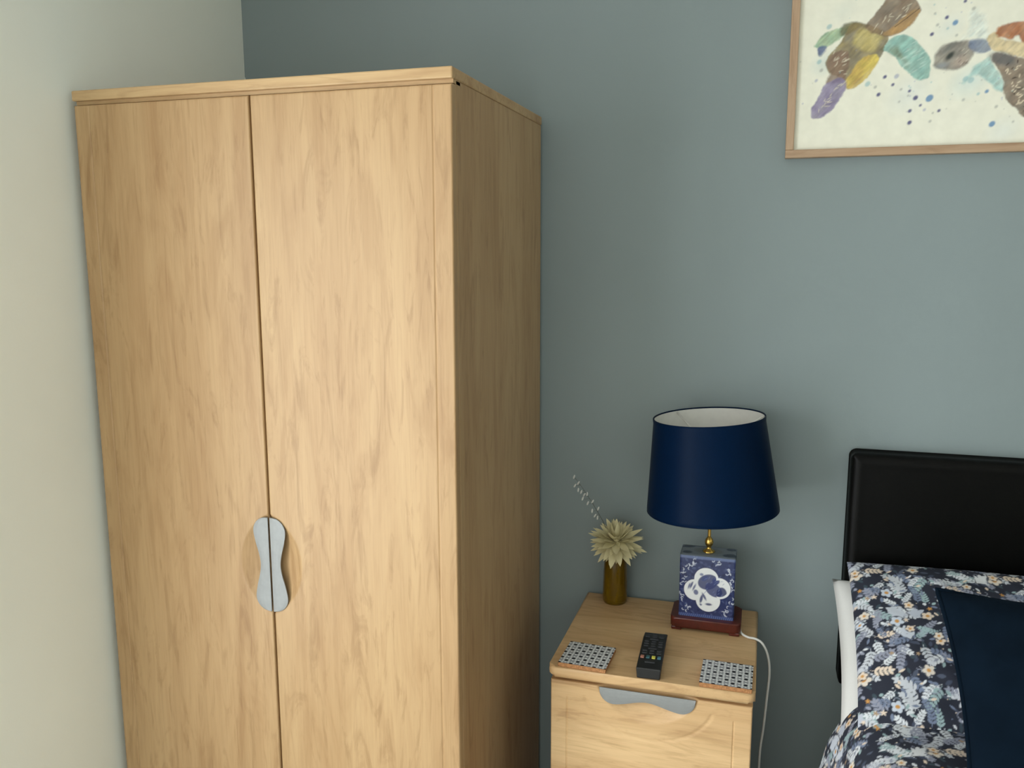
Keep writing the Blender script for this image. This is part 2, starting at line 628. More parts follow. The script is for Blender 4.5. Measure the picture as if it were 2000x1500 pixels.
def walls():
    t = 0.14
    struct(box('floor', -t, ROOM_X + t, ROOM_Y - t, t, -0.1, 0, M_CARPET))
    struct(box('ceiling', -t, ROOM_X + t, ROOM_Y - t, t, ROOM_Z, ROOM_Z + 0.1, M_CEIL))
    struct(box('wall_back', 0, ROOM_X, 0, t, 0, ROOM_Z, M_BLUE))
    struct(box('wall_right', ROOM_X, ROOM_X + t, ROOM_Y - t, t, 0, ROOM_Z, M_CREAM))
    bm = bmesh.new()
    add_box(bm, -t, 0, WIN_Y1, t, 0, ROOM_Z)
    add_box(bm, -t, 0, ROOM_Y - t, WIN_Y0, 0, ROOM_Z)
    add_box(bm, -t, 0, WIN_Y0, WIN_Y1, 0, WIN_Z0)
    add_box(bm, -t, 0, WIN_Y0, WIN_Y1, WIN_Z1, ROOM_Z)
    struct(bm_obj('wall_left', bm, M_CREAM))
    bm = bmesh.new()
    y0, y1 = ROOM_Y - t, ROOM_Y
    add_box(bm, 0, FW_X0, y0, y1, 0, ROOM_Z)
    add_box(bm, FW_X1, ROOM_X, y0, y1, 0, ROOM_Z)
    add_box(bm, FW_X0, FW_X1, y0, y1, 0, 0.9)
    add_box(bm, FW_X0, FW_X1, y0, y1, 2.1, ROOM_Z)
    struct(bm_obj('wall_front', bm, M_CREAM))
    # windows: frame, glazing bar, panes, sill
    w = struct(box('window_1', -0.11, -0.05, WIN_Y0, WIN_Y0 + 0.05, WIN_Z0, WIN_Z1, M_WHITE))
    box('window_frame', -0.11, -0.05, WIN_Y1 - 0.05, WIN_Y1, WIN_Z0, WIN_Z1, M_WHITE, w)
    box('window_frame', -0.11, -0.05, WIN_Y0 + .05, WIN_Y1 - .05, WIN_Z0, WIN_Z0 + .05, M_WHITE, w)
    box('window_frame', -0.11, -0.05, WIN_Y0 + .05, WIN_Y1 - .05, WIN_Z1 - .05, WIN_Z1, M_WHITE, w)
    ym = (WIN_Y0 + WIN_Y1) / 2
    box('glazing_bar', -0.10, -0.06, ym - .02, ym + .02, WIN_Z0 + .05, WIN_Z1 - .05, M_WHITE, w)
    for a, b in ((WIN_Y0 + .05, ym - .02), (ym + .02, WIN_Y1 - .05)):
        box('pane', -0.083, -0.079, a, b, WIN_Z0 + .05, WIN_Z1 - .05, M_PANE, w)
    box('window_sill', -0.05, 0.06, WIN_Y0 - .04, WIN_Y1 + .04, WIN_Z0 - .03, WIN_Z0, M_WHITE, w, 0.004)
    w = struct(box('fill_window', FW_X0, FW_X0 + .05, ROOM_Y - .11, ROOM_Y - .05, 0.9, 2.1, M_WHITE))  # unseen window, added as an opening for the fill light
    box('window_frame', FW_X1 - .05, FW_X1, ROOM_Y - .11, ROOM_Y - .05, 0.9, 2.1, M_WHITE, w)
    box('window_frame', FW_X0 + .05, FW_X1 - .05, ROOM_Y - .11, ROOM_Y - .05, 0.9, 0.95, M_WHITE, w)
    box('window_frame', FW_X0 + .05, FW_X1 - .05, ROOM_Y - .11, ROOM_Y - .05, 2.05, 2.1, M_WHITE, w)
    box('pane', FW_X0 + .05, FW_X1 - .05, ROOM_Y - .083, ROOM_Y - .079, 0.95, 2.05, M_PANE, w)
    box('window_sill', FW_X0 - .04, FW_X1 + .04, ROOM_Y - .05, ROOM_Y + .06, .87, .9, M_WHITE, w, 0.004)
    struct(box('baseboard_back', 0.012, ROOM_X, -0.012, 0, 0, 0.1, M_WHITE, bev=0.003))
    struct(box('baseboard_left', 0, 0.012, ROOM_Y, 0, 0, 0.1, M_WHITE, bev=0.003))
    struct(box('baseboard_right', ROOM_X - 0.012, ROOM_X, ROOM_Y, 0, 0, 0.1, M_WHITE, bev=0.003))


walls()

# ------------------------------------------------------------------ fronts with routed grooves and finger scoops


def lines(a, b, step, extra=()):
    n = max(2, int(round((b - a) / step)) + 1)
    return sorted(set(np.round(np.concatenate([np.linspace(a, b, n), np.array([e for e in extra if a <= e <= b])]), 5)))


def routed_front(name, xs, zs, yf, yb, depth, mat, parent, edge=0.003):
    """a board whose front face is carved by depth(x, z); edges eased"""
    xs, zs = np.array(xs), np.array(zs)
    X, Z = np.meshgrid(xs, zs, indexing='ij')
    D = depth(X, Z)
    e = np.minimum(np.minimum(X - xs[0], xs[-1] - X), np.minimum(Z - zs[0], zs[-1] - Z))
    D = D + np.where(e < edge, edge - np.sqrt(np.clip(edge ** 2 - (edge - e) ** 2, 0, None)), 0)
    V = np.stack([X, yf + D, Z], -1).reshape(-1, 3)
    nx, nz = len(xs), len(zs)
    F = grid_faces(nx, nz).tolist()
    ring = [i * nz for i in range(nx)] + [(nx - 1) * nz + j for j in range(1, nz)] + \
           [i * nz + nz - 1 for i in range(nx - 2, -1, -1)] + [j for j in range(nz - 2, 0, -1)]
    base = len(V)
    B = V[ring].copy()
    B[:, 1] = yb
    V = np.vstack([V, B])
    n = len(ring)
    for k in range(n):
        F.append([ring[(k + 1) % n], ring[k], base + k, base + (k + 1) % n])
    F.append([base + k for k in range(n)])
    o = pyd(name, V, F, mat, parent)
    me = o.data
    sm = np.zeros(len(me.polygons), bool)
    sm[:(nx - 1) * (nz - 1)] = True
    me.polygons.foreach_set('use_smooth', sm)
    return o


def groove(d, w, dep):
    return np.where(np.abs(d) < w, dep * (1 - (d / w) ** 2), 0)


def scoop(along, away, half=0.1, sag=0.064, dep=0.012):
    """finger scoop: circular segment on the edge where the pull sits"""
    R = (half ** 2 + sag ** 2) / (2 * sag)
    lim = np.sqrt(np.clip(R ** 2 - along ** 2, 0, None)) - (R - sag)
    inside = (np.abs(along) < half) & (away < lim)
    f = np.clip((lim - away) / 0.035, 0, 1)
    return np.where(inside, dep * f ** 0.8, 0)


PULL = [(0, .095), (.015, .0925), (.027, .083), (.0325, .068), (.029, .045), (.0222, .02), (.0195, 0),
        (.0222, -.02), (.029, -.045), (.0325, -.068), (.027, -.083), (.015, -.0925), (0, -.095)]


def pull_plate(name, fn, parent, thick=0.0028):
    """fn(d, s, h): d away from the straight edge, s along it, h height above the board face"""
    C = spline(PULL, 5)
    # bands between straight edge and outline, bowed slightly outwards
    V, F = [], []
    for lay in (0, 1):
        for (d, s) in C:
            for k in range(5):
                q = k / 4
                bow = 0.0010 * (1 - (2 * q - 1) ** 2)
                V.append(fn(d * q, s, (thick + bow) if lay else 0.0008))
    n = len(C)
    g0 = grid_faces(n, 5, 0)
    g1 = grid_faces(n, 5, n * 5, flip=True)
    F = g0.tolist() + g1.tolist()
    for i in range(n - 1):
        a, b = i * 5 + 4, (i + 1) * 5 + 4
        F.append([a, b, b + n * 5, a + n * 5])
        a, b = i * 5, (i + 1) * 5
        F.append([b, a, a + n * 5, b + n * 5])
    o = pyd(name, V, F, M_SILVER, parent)
    bm = bmesh.new()
    bm.from_mesh(o.data)
    bmesh.ops.remove_doubles(bm, verts=bm.verts, dist=1e-5)
    bmesh.ops.recalc_face_normals(bm, faces=bm.faces)
    bm.to_mesh(o.data)
    bm.free()
    return plabel(o, 'satin silver waisted metal pull')


# ------------------------------------------------------------------ wardrobe
def wardrobe():
    xL, xR, yF, yB, zT = 0.0164, 0.7817, -0.5965, -0.018, 1.85
    t = thing('wardrobe', 'tall pale oak two-door wardrobe with silver waisted handles, in the corner', 'wardrobe',
              ((xL + xR) / 2, (yF + yB) / 2, 0))
    box('top_board', xL - .002, xR + .002, -0.5985, yB, 1.831, zT, M_WOODX, t, 0.0025)
    box('side_panel', xL, xL + .018, -0.5755, yB, 0, 1.831, M_WOODZ, t, 0.001)
    box('side_panel', xR - .018, xR, -0.5755, yB, 0, 1.831, M_WOODZ, t, 0.001)
    box('back_panel', xL + .018, xR - .018, yB - .006, yB, 0.08, 1.831, M_WOODZ, t)
    box('top_rail', xL + .018, xR - .018, -0.574, -0.556, 1.77, 1.824, M_WOODX, t)
    box('cornice_strip', xL, xR, -0.5885, -0.556, 1.8245, 1.831, M_WOODX, t)
    box('bottom_panel', xL + .018, xR - .018, -0.574, yB - .006, 0.07, 0.088, M_WOODX, t)
    box('plinth', xL + .018, xR - .018, -0.55, -0.535, 0, 0.07, M_WOODX, t)
    box('centre_post', 0.38, 0.416, -0.574, -0.556, 0.088, 1.77, M_DARKIN, t)
    z0, z1 = 0.075, 1.823
    zc = 0.951
    for s, (a, b) in ((-1, (xL, 0.3962)), (1, (0.3998, xR))):
        inner, outer = (b, a) if s < 0 else (a, b)
        g = outer - s * 0.034
        xs = sorted(set(lines(min(inner, inner + s * .085), max(inner, inner + s * .085), .003) + lines(a, b, .05) +
                        [g + k for k in (-.0034, -.0021, -.001, 0, .001, .0021, .0034)] + [a + k for k in (.001, .002, .003, .0042)] + [b - k for k in (.001, .002, .003, .0042)]))
        zs = sorted(set(lines(zc - .11, zc + .11, .003) + lines(z0, z1, .1) +
                        [z0 + k for k in (.001, .002, .003, .0042)] + [z1 - k for k in (.001, .002, .003, .0042)]))

        def depth(X, Z, inner=inner, g=g):
            return scoop(Z - zc, np.abs(X - inner)) + groove(X - g, .002, .0012)
        d = routed_front('door', xs, zs, yF, -0.578, depth, M_WOODZ2 if s > 0 else M_WOODZ, t)
        pull_plate('handle', lambda dd, al, h, inner=inner, s=s: (inner + s * (dd + .0003), yF - h, zc + al), d)
    return t


wardrobe()

# ------------------------------------------------------------------ bedside chest
BZ = 0.72


def rounded_slab(name, x0, x1, y0, y1, z0, z1, rc, re, mat, parent, front_only=True):
    """slab with rounded front corners and rolled edges"""
    pts = []

    def arc(cx, cy, a0, a1, n=6):
        for k in range(n + 1):
            a = a0 + (a1 - a0) * k / n
            pts.append((cx + rc * math.cos(a), cy + rc * math.sin(a)))
    arc(x0 + rc, y0 + rc, PI, 1.5 * PI)
    arc(x1 - rc, y0 + rc, 1.5 * PI, 2 * PI)
    if front_only:
        pts += [(x1, y1), (x0, y1)]
    else:
        arc(x1 - rc, y1 - rc, 0, PI / 2)
        arc(x0 + rc, y1 - rc, PI / 2, PI)
    bm = bmesh.new()
    lo = [bm.verts.new((x, y, z0)) for x, y in pts]
    hi = [bm.verts.new((x, y, z1)) for x, y in pts]
    fl = bm.faces.new(lo[::-1])
    fh = bm.faces.new(hi)
    n = len(pts)
    for k in range(n):
        bm.faces.new((lo[k], lo[(k + 1) % n], hi[(k + 1) % n], hi[k]))
    es = list(set(fl.edges) | set(fh.edges))
    bmesh.ops.bevel(bm, geom=es, offset=re, segments=4, affect='EDGES', profile=0.5)
    o = bm_obj(name, bm, mat, parent)
    for p in o.data.polygons:
        p.use_smooth = abs(p.normal.z) < 0.99
    return o


def bedside():
    xL, xR = 0.906, 1.302
    t = thing('bedside_chest', 'pale oak bedside chest of drawers between the wardrobe and the bed', 'bedside chest',
              ((xL + xR) / 2, -0.2, 0))
    rounded_slab('top', 0.9019, 1.3061, -0.405, -0.010, 0.699, BZ, 0.014, 0.0075, M_WOODB, t)
    box('side_panel', xL, xL + .016, -0.381, -0.014, 0, 0.699, M_WOODZ, t, .001)
    box('side_panel', xR - .016, xR, -0.381, -0.014, 0, 0.699, M_WOODZ, t, .001)
    box('back_panel', xL + .016, xR - .016, -0.020, -0.014, 0.05, 0.699, M_WOODZ, t)
    box('plinth', xL + .016, xR - .016, -0.36, -0.345, 0, 0.06, M_WOODB, t)
    box('top_rail', xL + .016, xR - .016, -0.379, -0.36, 0.66, 0.699, M_WOODB, t)
    xc = (xL + xR) / 2
    for z0, z1 in ((0.482, 0.6885), (0.272, 0.4785), (0.062, 0.2685)):
        xs = sorted(set(lines(xL, xR, .0028) + [xL + k for k in (.001, .002)] + [xR - k for k in (.001, .002)] +
                        [q + k for q in (xL + .034, xR - .034) for k in (-.0034, -.0022, -.001, 0, .001, .0022, .0034)]))
        zs = sorted(set(lines(z0, z1, .0028) + [z0 + k for k in (.001, .002)] + [z1 - k for k in (.001, .002)]))

        def depth(X, Z, z1=z1):
            ax, aw = X - (xc - .003), z1 - Z
            d = scoop(ax, aw, .1, .066, .013)
            th = np.hypot(ax / .131, aw / .101)
            d = np.maximum(d, np.where(aw > .026, groove((th - 1) * .11, .0040, .0017), 0))
            for q in (xL + .034, xR - .034):
                d = np.maximum(d, np.where(aw > .034, groove(X - q, .0022, .0016), 0))
            return d
        dr = routed_front('drawer_front', xs, zs, -0.397, -0.381, depth, M_WOODB, t)
        pull_plate('handle', lambda dd, al, h, z1=z1: (xc - .003 + al, -0.397 - h, z1 - .001 - dd), dr)
    return t


bedside()

# ------------------------------------------------------------------ framed print
TURTLES = {
    'head': [(191, 317), (168, 282), (146, 259), (154, 244), (190, 234), (216, 244), (236, 262), (245, 283), (233, 299), (225, 314)],
    'jaw': [(190, 234), (216, 244), (236, 262), (245, 283), (227, 280), (201, 255), (178, 240)],
    'body': [(123, 266), (146, 259), (190, 236), (178, 205), (169, 188), (116, 134), (110, 159), (79, 176), (71, 194), (106, 235), (109, 254)],
    'chest': [(118, 226), (143, 257), (177, 247), (170, 206), (136, 210)],
    'belly': [(140, 195), (171, 201), (174, 188), (159, 162), (136, 140), (116, 134), (110, 149)],
    'fin_green': [(114, 261), (75, 252), (51, 233), (48, 222), (77, 222), (96, 238), (115, 251)],
    'fin_dark': [(99, 262), (126, 267), (143, 259), (115, 247), (98, 240)],
    'fin_blue': [(51, 222), (76, 224), (70, 210), (58, 202)],
    'arm': [(73, 194), (97, 215), (117, 209), (114, 169), (110, 154), (73, 146), (82, 171)],
    'purple': [(73, 149), (100, 160), (114, 147), (107, 124), (89, 95), (72, 85), (49, 80), (50, 99), (64, 126)],
    'teal_fin': [(173, 205), (197, 231), (228, 234), (258, 202), (267, 182), (267, 153), (250, 144), (225, 168), (204, 196), (187, 205)],
    'teal_dark': [(187, 210), (206, 216), (219, 193), (232, 167), (205, 194)],
    'head2': [(276, 192), (290, 210), (313, 218), (342, 214), (348, 189), (336, 173), (319, 163), (278, 166)],
    'eye2': [(296, 188), (305, 197), (314, 196), (308, 185), (299, 180)],
    'neck2': [(336, 214), (351, 218), (369, 219), (380, 197), (362, 191), (346, 194)],
    'cream2': [(369, 219), (384, 232), (394, 215), (432, 205), (467, 210), (471, 167), (435, 177), (412, 188), (382, 194)],
    'rust': [(382, 230), (398, 244), (427, 247), (451, 242), (467, 215), (450, 202), (430, 206), (422, 223), (410, 210), (392, 218)],
    'mott': [(378, 192), (412, 185), (435, 172), (466, 168), (481, 100), (462, 60), (444, 71), (434, 76), (407, 111), (399, 153), (382, 168)],
    'teal2': [(351, 163), (376, 188), (383, 168), (399, 148), (406, 109), (381, 130), (356, 155), (335, 137), (328, 137)],
    'wash2': [(329, 277), (356, 268), (375, 228), (365, 219), (333, 222), (320, 215), (341, 233)],
}
SPOTS = [(294, 263, 3.5, 'n'), (269, 233, 3.5, 'n'), (310, 252, 5.0, 'b'), (187, 156, 3.5, 'n'), (203, 140, 3.0, 'n'), (177, 122, 3.8, 'n'), (219, 130, 2.5, 'g'), (235, 126, 2.8, 'n'), (247, 112, 4.5, 'n'), (273, 110, 6.8, 'b'), (238, 87, 3.5, 'n'), (265, 88, 2.8, 'l'), (292, 85, 3.0, 'n'), (239, 64, 4.0, 'n'), (277, 65, 2.8, 'g'), (390, 55, 5.5, 'b'), (376, 118, 3.5, 'b'), (361, 114, 2.8, 't'), (209, 156, 4.5, 'l'), (170, 137, 3.0, 'g'), (155, 144, 5.0, 't'), (64, 176, 3.5, 'g'), (55, 156, 3.0, 'l'), (75, 261, 5.0, 't'), (278, 250, 2.8, 'g'), (341, 276, 3.5, 'g'), (325, 291, 3.0, 'n'), (281, 81, 2.0, 'g'), (257, 97, 2.5, 'n'), (217, 106, 2.2, 'g'), (335, 104, 2.8, 'g'), (346, 141, 5.5, 't'), (336, 144, 5.0, 't'), (314, 228, 2.5, 'g'), (272, 272, 2.2, 'g'), (59, 193, 4.5, 't'), (233, 117, 2.0, 'g'), (297, 242, 2.2, 't'), (427, 58, 2.2, 'g'), (395, 88, 3.0, 'g')]


def picture():
    W, H = 0.86, 0.62
    x0, z0 = 1.3178, 1.741
    t = thing('framed_print', 'watercolour print of sea turtles in a thin brown wooden frame, on the blue wall', 'picture', (x0 + W / 2, -0.012, z0))
    fwid = 0.0165
    ya, yb = -0.027, -0.002
    box('frame_rail', x0, x0 + W, ya, yb, z0, z0 + fwid, M_FRAMEWOOD, t, .0015)
    box('frame_rail', x0, x0 + W, ya, yb, z0 + H - fwid, z0 + H, M_FRAMEWOOD, t, .0015)
    box('frame_stile', x0, x0 + fwid, ya, yb, z0 + fwid, z0 + H - fwid, M_FRAMEWOODZ, t, .0015)
    box('frame_stile', x0 + W - fwid, x0 + W, ya, yb, z0 + fwid, z0 + H - fwid, M_FRAMEWOODZ, t, .0015)
    box('backing', x0 + .01, x0 + W - .01, -0.013, -0.003, z0 + .01, z0 + H - .01, M_CORK, t)
    C = Canvas(W * 1000, H * 1000, 1.2, (240, 238, 219))
    T = TURTLES
    P = C.poly
    P(T['wash2'], (214, 226, 218), 7, (236, 236, 220), alpha=.8, soft=10, seed=2)
    # pale washes behind the splashes
    for (x, y, r, col) in ((235, 120, 34, (228, 232, 222)), (345, 140, 30, (216, 230, 222)), (70, 190, 22, (216, 226, 216)),
                           (300, 245, 22, (230, 234, 222)), (410, 40, 26, (232, 235, 224)), (100, 290, 20, (230, 232, 216))):
        C.blob(x, y, r, r * .7, .6, col, r, .7)
    P(T['teal_fin'], (150, 196, 182), 4, (118, 164, 156), seed=11)
    P(T['teal_dark'], (112, 120, 92), 4, (150, 170, 150), alpha=.75, soft=8, seed=12)
    P(T['fin_green'], (132, 168, 140), 3, (168, 190, 150), seed=13)
    P(T['fin_dark'], (92, 94, 74), 3, (130, 126, 88), seed=14, soft=5)
    P(T['fin_blue'], (74, 92, 136), 3, (98, 120, 150), seed=15, soft=4)
    P(T['body'], (150, 132, 82), 3, (112, 100, 72), seed=16)
    P(T['arm'], (118, 92, 78), 4, (140, 116, 96), seed=17, soft=4)
    P(T['chest'], (204, 190, 130), 5, (176, 158, 92), seed=18, soft=8)
    P(T['belly'], (222, 200, 98), 2.5, (190, 158, 84), seed=19)
    P(T['purple'], (122, 110, 146), 3, (150, 140, 168), seed=20)
    P(T['head'], (142, 118, 92), 3, (108, 90, 74), seed=21)
    P(T['jaw'], (188, 148, 92), 3, (166, 136, 96), seed=22, soft=4)
    rs = np.random.RandomState(3)
    for k in range(46):     # pale cracks between scales on head, arm and flipper
        reg = k % 3
        if reg == 0:
            u, w_ = rs.rand(), rs.rand()
            x, y = 152 + 62 * u + 18 * w_, 246 + 46 * u - 16 * w_ + 4
        elif reg == 1:
            x, y = 80 + 30 * rs.rand(), 160 + 46 * rs.rand()
        else:
            u = rs.rand()
            x, y = 56 + 44 * u + 10 * rs.rand(), 88 + 56 * u + 6 * rs.rand()
        a = .75 + .35 * rs.randn()
        ln = 7 + 7 * rs.rand()
        C.leaf(x, y, a, ln, 1.6, (226, 216, 190), .75)
    C.stroke([(200, 252), (222, 268), (243, 284)], 1.6, (84, 66, 50), .9)
    for k in range(16):     # streaks of the teal fin
        x, y = 212 + 46 * rs.rand(), 160 + 60 * rs.rand()
        C.leaf(x, y, .5, 16, 2, (206, 226, 214), .5)
    P(T['teal2'], (158, 196, 190), 4, (190, 216, 206), seed=31, soft=5)
    P(T['head2'], (150, 142, 130), 3, (112, 106, 100), seed=32, soft=5)
    C.blob(324, 178, 15, 9, .5, (186, 168, 152), 9, .75)
    C.blob(300, 204, 14, 4, .7, (104, 108, 104), 5, .7)
    C.blob(291, 172, 10, 5, .2, (150, 156, 160), 6, .7)
    C.blob(344, 206, 7, 5, .6, (78, 78, 92), 4, .8)
    C.blob(304, 189, 11, 6, .75, (92, 92, 84), 5, .85)
    C.blob(305, 190, 8, 3.6, .8, (46, 54, 48), 3, .9)
    for k in range(12):
        C.leaf(314 + 22 * rs.rand(), 170 + 36 * rs.rand(), .8, 9, 1.8, (214, 200, 184) if k % 2 else (96, 84, 80), .6)
    P(T['neck2'], (112, 126, 152), 4, (142, 152, 168), seed=34, soft=5)
    P(T['cream2'], (226, 206, 160), 3, (208, 186, 140), seed=35)
    P(T['rust'], (146, 74, 34), 4, (186, 116, 62), seed=36, soft=4)
    P(T['mott'], (104, 88, 72), 4, (140, 118, 98), seed=37)
    C.blob(400, 178, 24, 12, -.3, (92, 96, 100), 8, .7)
    for k in range(70):
        u, w_ = rs.rand(), rs.rand()
        x, y = 398 + 60 * u, 172 - 90 * w_ - 8 * u
        if x < 398 + 34 * w_:
            continue
        C.leaf(x, y, .7 + .5 * rs.randn(), 6 + 5 * rs.rand(), 2.4, (228, 212, 184) if k % 3 else (70, 60, 50), .85)
    cols = {'n': (72, 72, 122), 'b': (104, 146, 184), 't': (150, 190, 192), 'g': (168, 170, 160), 'l': (160, 166, 190)}
    for (x, y, r, k) in SPOTS:
        C.blob(x, y, r * 1.15, r * .85, .8, cols[k], 2.2, .92 if k in 'nb' else .65)
    for k in range(60):
        x, y = rs.choice([240, 300, 350, 80, 420]) + 38 * rs.randn(), rs.choice([120, 240, 130, 280]) + 28 * rs.randn()
        r = .8 + 1.2 * rs.rand()
        C.blob(x, y, r, r * .8, .8, cols['gtl'[k % 3]], 1.5, .5)
    for k in range(40):     # rest of the sheet, out of the photograph
        C.blob(480 + 330 * rs.rand(), 330 + 240 * rs.rand() if k % 2 else 120 + 300 * rs.rand(), 2 + 6 * rs.rand(), 2 + 5 * rs.rand(), 1, cols['nbtgl'[k % 5]], 2, .7)
    for (cx, cy, rx, ry, a, col) in ((520, 200, 80, 52, -.5, (150, 96, 56)), (540, 190, 60, 36, -.5, (200, 168, 120)), (610, 130, 50, 14, -.8, (140, 180, 172)),
                                     (215, 330, 16, 12, .8, (126, 106, 86))):
        C.blob(cx, cy, rx, ry, a, col, 6, .9)
    px = np.concatenate([np.arange(.016, .52, .0013), np.linspace(.5205, W - .016, 90)])
    pz = np.concatenate([np.arange(.016, .36, .0013), np.linspace(.3605, H - .016, 70)])
    X, Z = np.meshgrid(px, pz, indexing='ij')
    V = np.stack([x0 + X, np.full_like(X, -.0155), z0 + Z], -1).reshape(-1, 3)
    cols_ = C.sample(X * 1000, Z * 1000).reshape(-1, 3)
    o = big('print', V, grid_faces(len(px), len(pz)), M_PRINT, t, cols=cols_)
    plabel(o, 'cream paper with watercolour turtles and blue splashes')


picture()

# ------------------------------------------------------------------ table lamp
LX, LYC = 1.195, -0.117


def lamp():
    t = thing('table_lamp', 'table lamp with navy drum shade and blue and white porcelain body', 'lamp', (LX, LYC, BZ))
    b = rounded_slab('wooden_base', LX - .0755, LX + .0755, -0.166, -0.066, BZ + .007, BZ + .029, .012, .004, M_ROSEWOOD, t, False)
    plabel(b, 'dark red rosewood stand')
    for sx in (-1, 1):
        for sy in (-1, 1):
            cx, cy = LX + sx * .062, -0.116 + sy * .038
            box('foot', cx - .011, cx + .011, cy - .010, cy + .010, BZ, BZ + .008, M_ROSEWOOD, b, .002)
    # porcelain: square-shouldered tea caddy, front and sides painted
    x0, x1, y0, y1, z0, z1 = LX - .0595, LX + .0595, -0.1505, -0.081, BZ + .0265, 0.889
    W, H = (x1 - x0) * 1000, (z1 - z0) * 1000
    C = Canvas(W, H, .6, (46, 56, 98))
    rs = np.random.RandomState(5)
    for k in range(240):
        C.blob(W * rs.rand(), H * rs.rand(), 2 + 3 * rs.rand(), 1 + 2 * rs.rand(), rs.rand() * 3, ((30, 36, 78), (62, 74, 118), (84, 96, 136))[k % 3], 1.5, .7)
    for (cx, cy) in ((.16, .83), (.86, .8), (.14, .15), (.85, .14), (.08, .55), (.93, .5), (.27, .9), (.7, .91), (.05, .35), (.95, .3), (.06, .7), (.94, .65)):
        for k in range(6):
            a = rs.rand() * 6.3
            x, y = W * cx + rs.randn() * 5, H * cy + rs.randn() * 4
            C.stroke([(x + 5 * math.cos(a + q * .5) * q / 4, y + 5 * math.sin(a + q * .5) * q / 4) for q in range(5)], 1.5, (206, 212, 224), .8)
    C.blob(W / 2, H * .985, W, H * .03, 0, (108, 122, 160), 2, .85)
    C.blob(W / 2, H * .03, W, H * .04, 0, (66, 82, 136), 2, .85)
    for k in range(28):
        C.stroke([(k * W / 27, 0), (k * W / 27 + 2, H * .06)], 1.0, (150, 162, 190), .5)
    cx, cy = W * .51, H * .475

    def lobes(g):
        p = C.patch(cx, cy, W * .5)
        I, J, X, Y = p
        d = np.full(X.shape, 1e9)
        for (a, dist, r) in ((.22, 26, 24), (PI + .1, 26, 24), (PI / 2 + .1, 24, 26), (-PI / 2 + .1, 24, 26), (0, 0, 26)):
            d = np.minimum(d, np.hypot(X - cx - dist * math.cos(a), Y - cy - dist * math.sin(a)) - r)
        return I, J, d - g, X, Y
    I, J, d, X, Y = lobes(0)
    C.put(I, J, 0.5 - (d - 1.6) / 1.2, (30, 36, 84))
    C.put(I, J, 0.5 - d / 1.2, (232, 234, 234))
    for (x, y, rx, ry, a, col) in ((1, 18, 22, 17, .4, (44, 55, 106)), (14, 1, 20, 14, -.6, (50, 61, 112)), (31, -6, 11, 15, 0, (40, 50, 98)),
                                   (-6, 26, 8, 5, .7, (66, 78, 128)), (-34, 8, 2.2, 9, -.35, (60, 70, 118)), (-39, 5, 1.8, 7, -.3, (84, 92, 134)),
                                   (-28, 3, 2, 8, -.4, (90, 98, 138)), (-24, -8, 5, 6, .3, (96, 104, 140)), (-12, -22, 3, 10, -.2, (52, 62, 108)),
                                   (-6, -16, 2.4, 9, .5, (70, 78, 120)), (4, -33, 7, 2.6, 0, (58, 66, 110)), (-14, -36, 4, 2.4, .3, (70, 80, 124)),
                                   (-13, 34, 4, 3, 0, (120, 128, 160)), (18, 22, 8, 8, .2, (48, 60, 116))):
        C.blob(cx + x, cy + y, rx, ry, a, col, 1.8, .92)
    for k in range(26):
        x, y = cx + rs.uniform(-14, 34), cy + rs.uniform(-12, 30)
        C.leaf(x, y, .9, 7, 1.2, (108, 122, 168), .7)
    I, J, d, X, Y = lobes(0)
    C.put(I, J, 0.5 - (np.abs(d + 2.6) - 2.4) / 1.0, (232, 234, 234))
    nx, nz, ny = 150, 180, 60
    r = 0.004
    # closed body: perimeter with rounded uprights
    per = []
    segs = [((x0 + r, y0), (x1 - r, y0), nx), ((x1, y0 + r), (x1, y1 - r), ny), ((x1 - r, y1), (x0 + r, y1), 40), ((x0, y1 - r), (x0, y0 + r), ny)]
    cen = [(x1 - r, y0 + r, -PI / 2), (x1 - r, y1 - r, 0), (x0 + r, y1 - r, PI / 2), (x0 + r, y0 + r, PI)]
    for (a, b_, n), (ccx, ccy, a0) in zip(segs, cen):
        for k in range(n):
            q = k / (n - 1)
            per.append((a[0] + (b_[0] - a[0]) * q, a[1] + (b_[1] - a[1]) * q))
        for k in range(1, 5):
            an = a0 + PI / 2 * k / 5
            per.append((ccx + r * math.cos(an), ccy + r * math.sin(an)))
    per = np.array(per)
    zz = np.linspace(z0, z1, nz)
    V = np.stack([np.broadcast_to(per[:, None, 0], (len(per), nz)), np.broadcast_to(per[:, None, 1], (len(per), nz)),
                  np.broadcast_to(zz[None, :], (len(per), nz))], -1)
    front = per[:, 1] < y0 + r
    U = np.where(front, (per[:, 0] - x0) * 1000, np.where(per[:, 0] > LX, (per[:, 1] - y0) * 1000 * .16 + W * .86, (per[:, 1] - y0) * 1000 * .16 + 1))
    Ug, Zg = np.meshgrid(U, (zz - z0) * 1000, indexing='ij')
    cols_ = C.sample(Ug, Zg)
    body = big('porcelain_body', V.reshape(-1, 3), grid_faces(len(per), nz, wrap_u=True), M_PORCELAIN, t, True, cols_.reshape(-1, 3))
    plabel(body, 'blue and white glazed porcelain block with a four-lobed white medallion')
    # top plate
    CT = Canvas(W, (y1 - y0) * 1000, .6, (112, 122, 132))
    hh = (y1 - y0) * 1000
    for (x, y, rx, ry) in ((.1, .8, 16, 9), (.9, .25, 16, 10), (.9, .8, 10, 8), (.12, .25, 10, 8), (.5, .95, 30, 4)):
        CT.blob(W * x, hh * y, rx, ry, .2, (30, 48, 74), 4, .9)
    CT.blob(W / 2, hh * .5, 30, 20, 0, (104, 112, 114), 5, .9)
    CT.blob(W / 2, hh * .5, 14, 12, 0, (52, 44, 34), 3, .9)
    gx, gy = np.linspace(x0 + .0005, x1 - .0005, 110), np.linspace(y0 + .0005, y1 - .0005, 60)
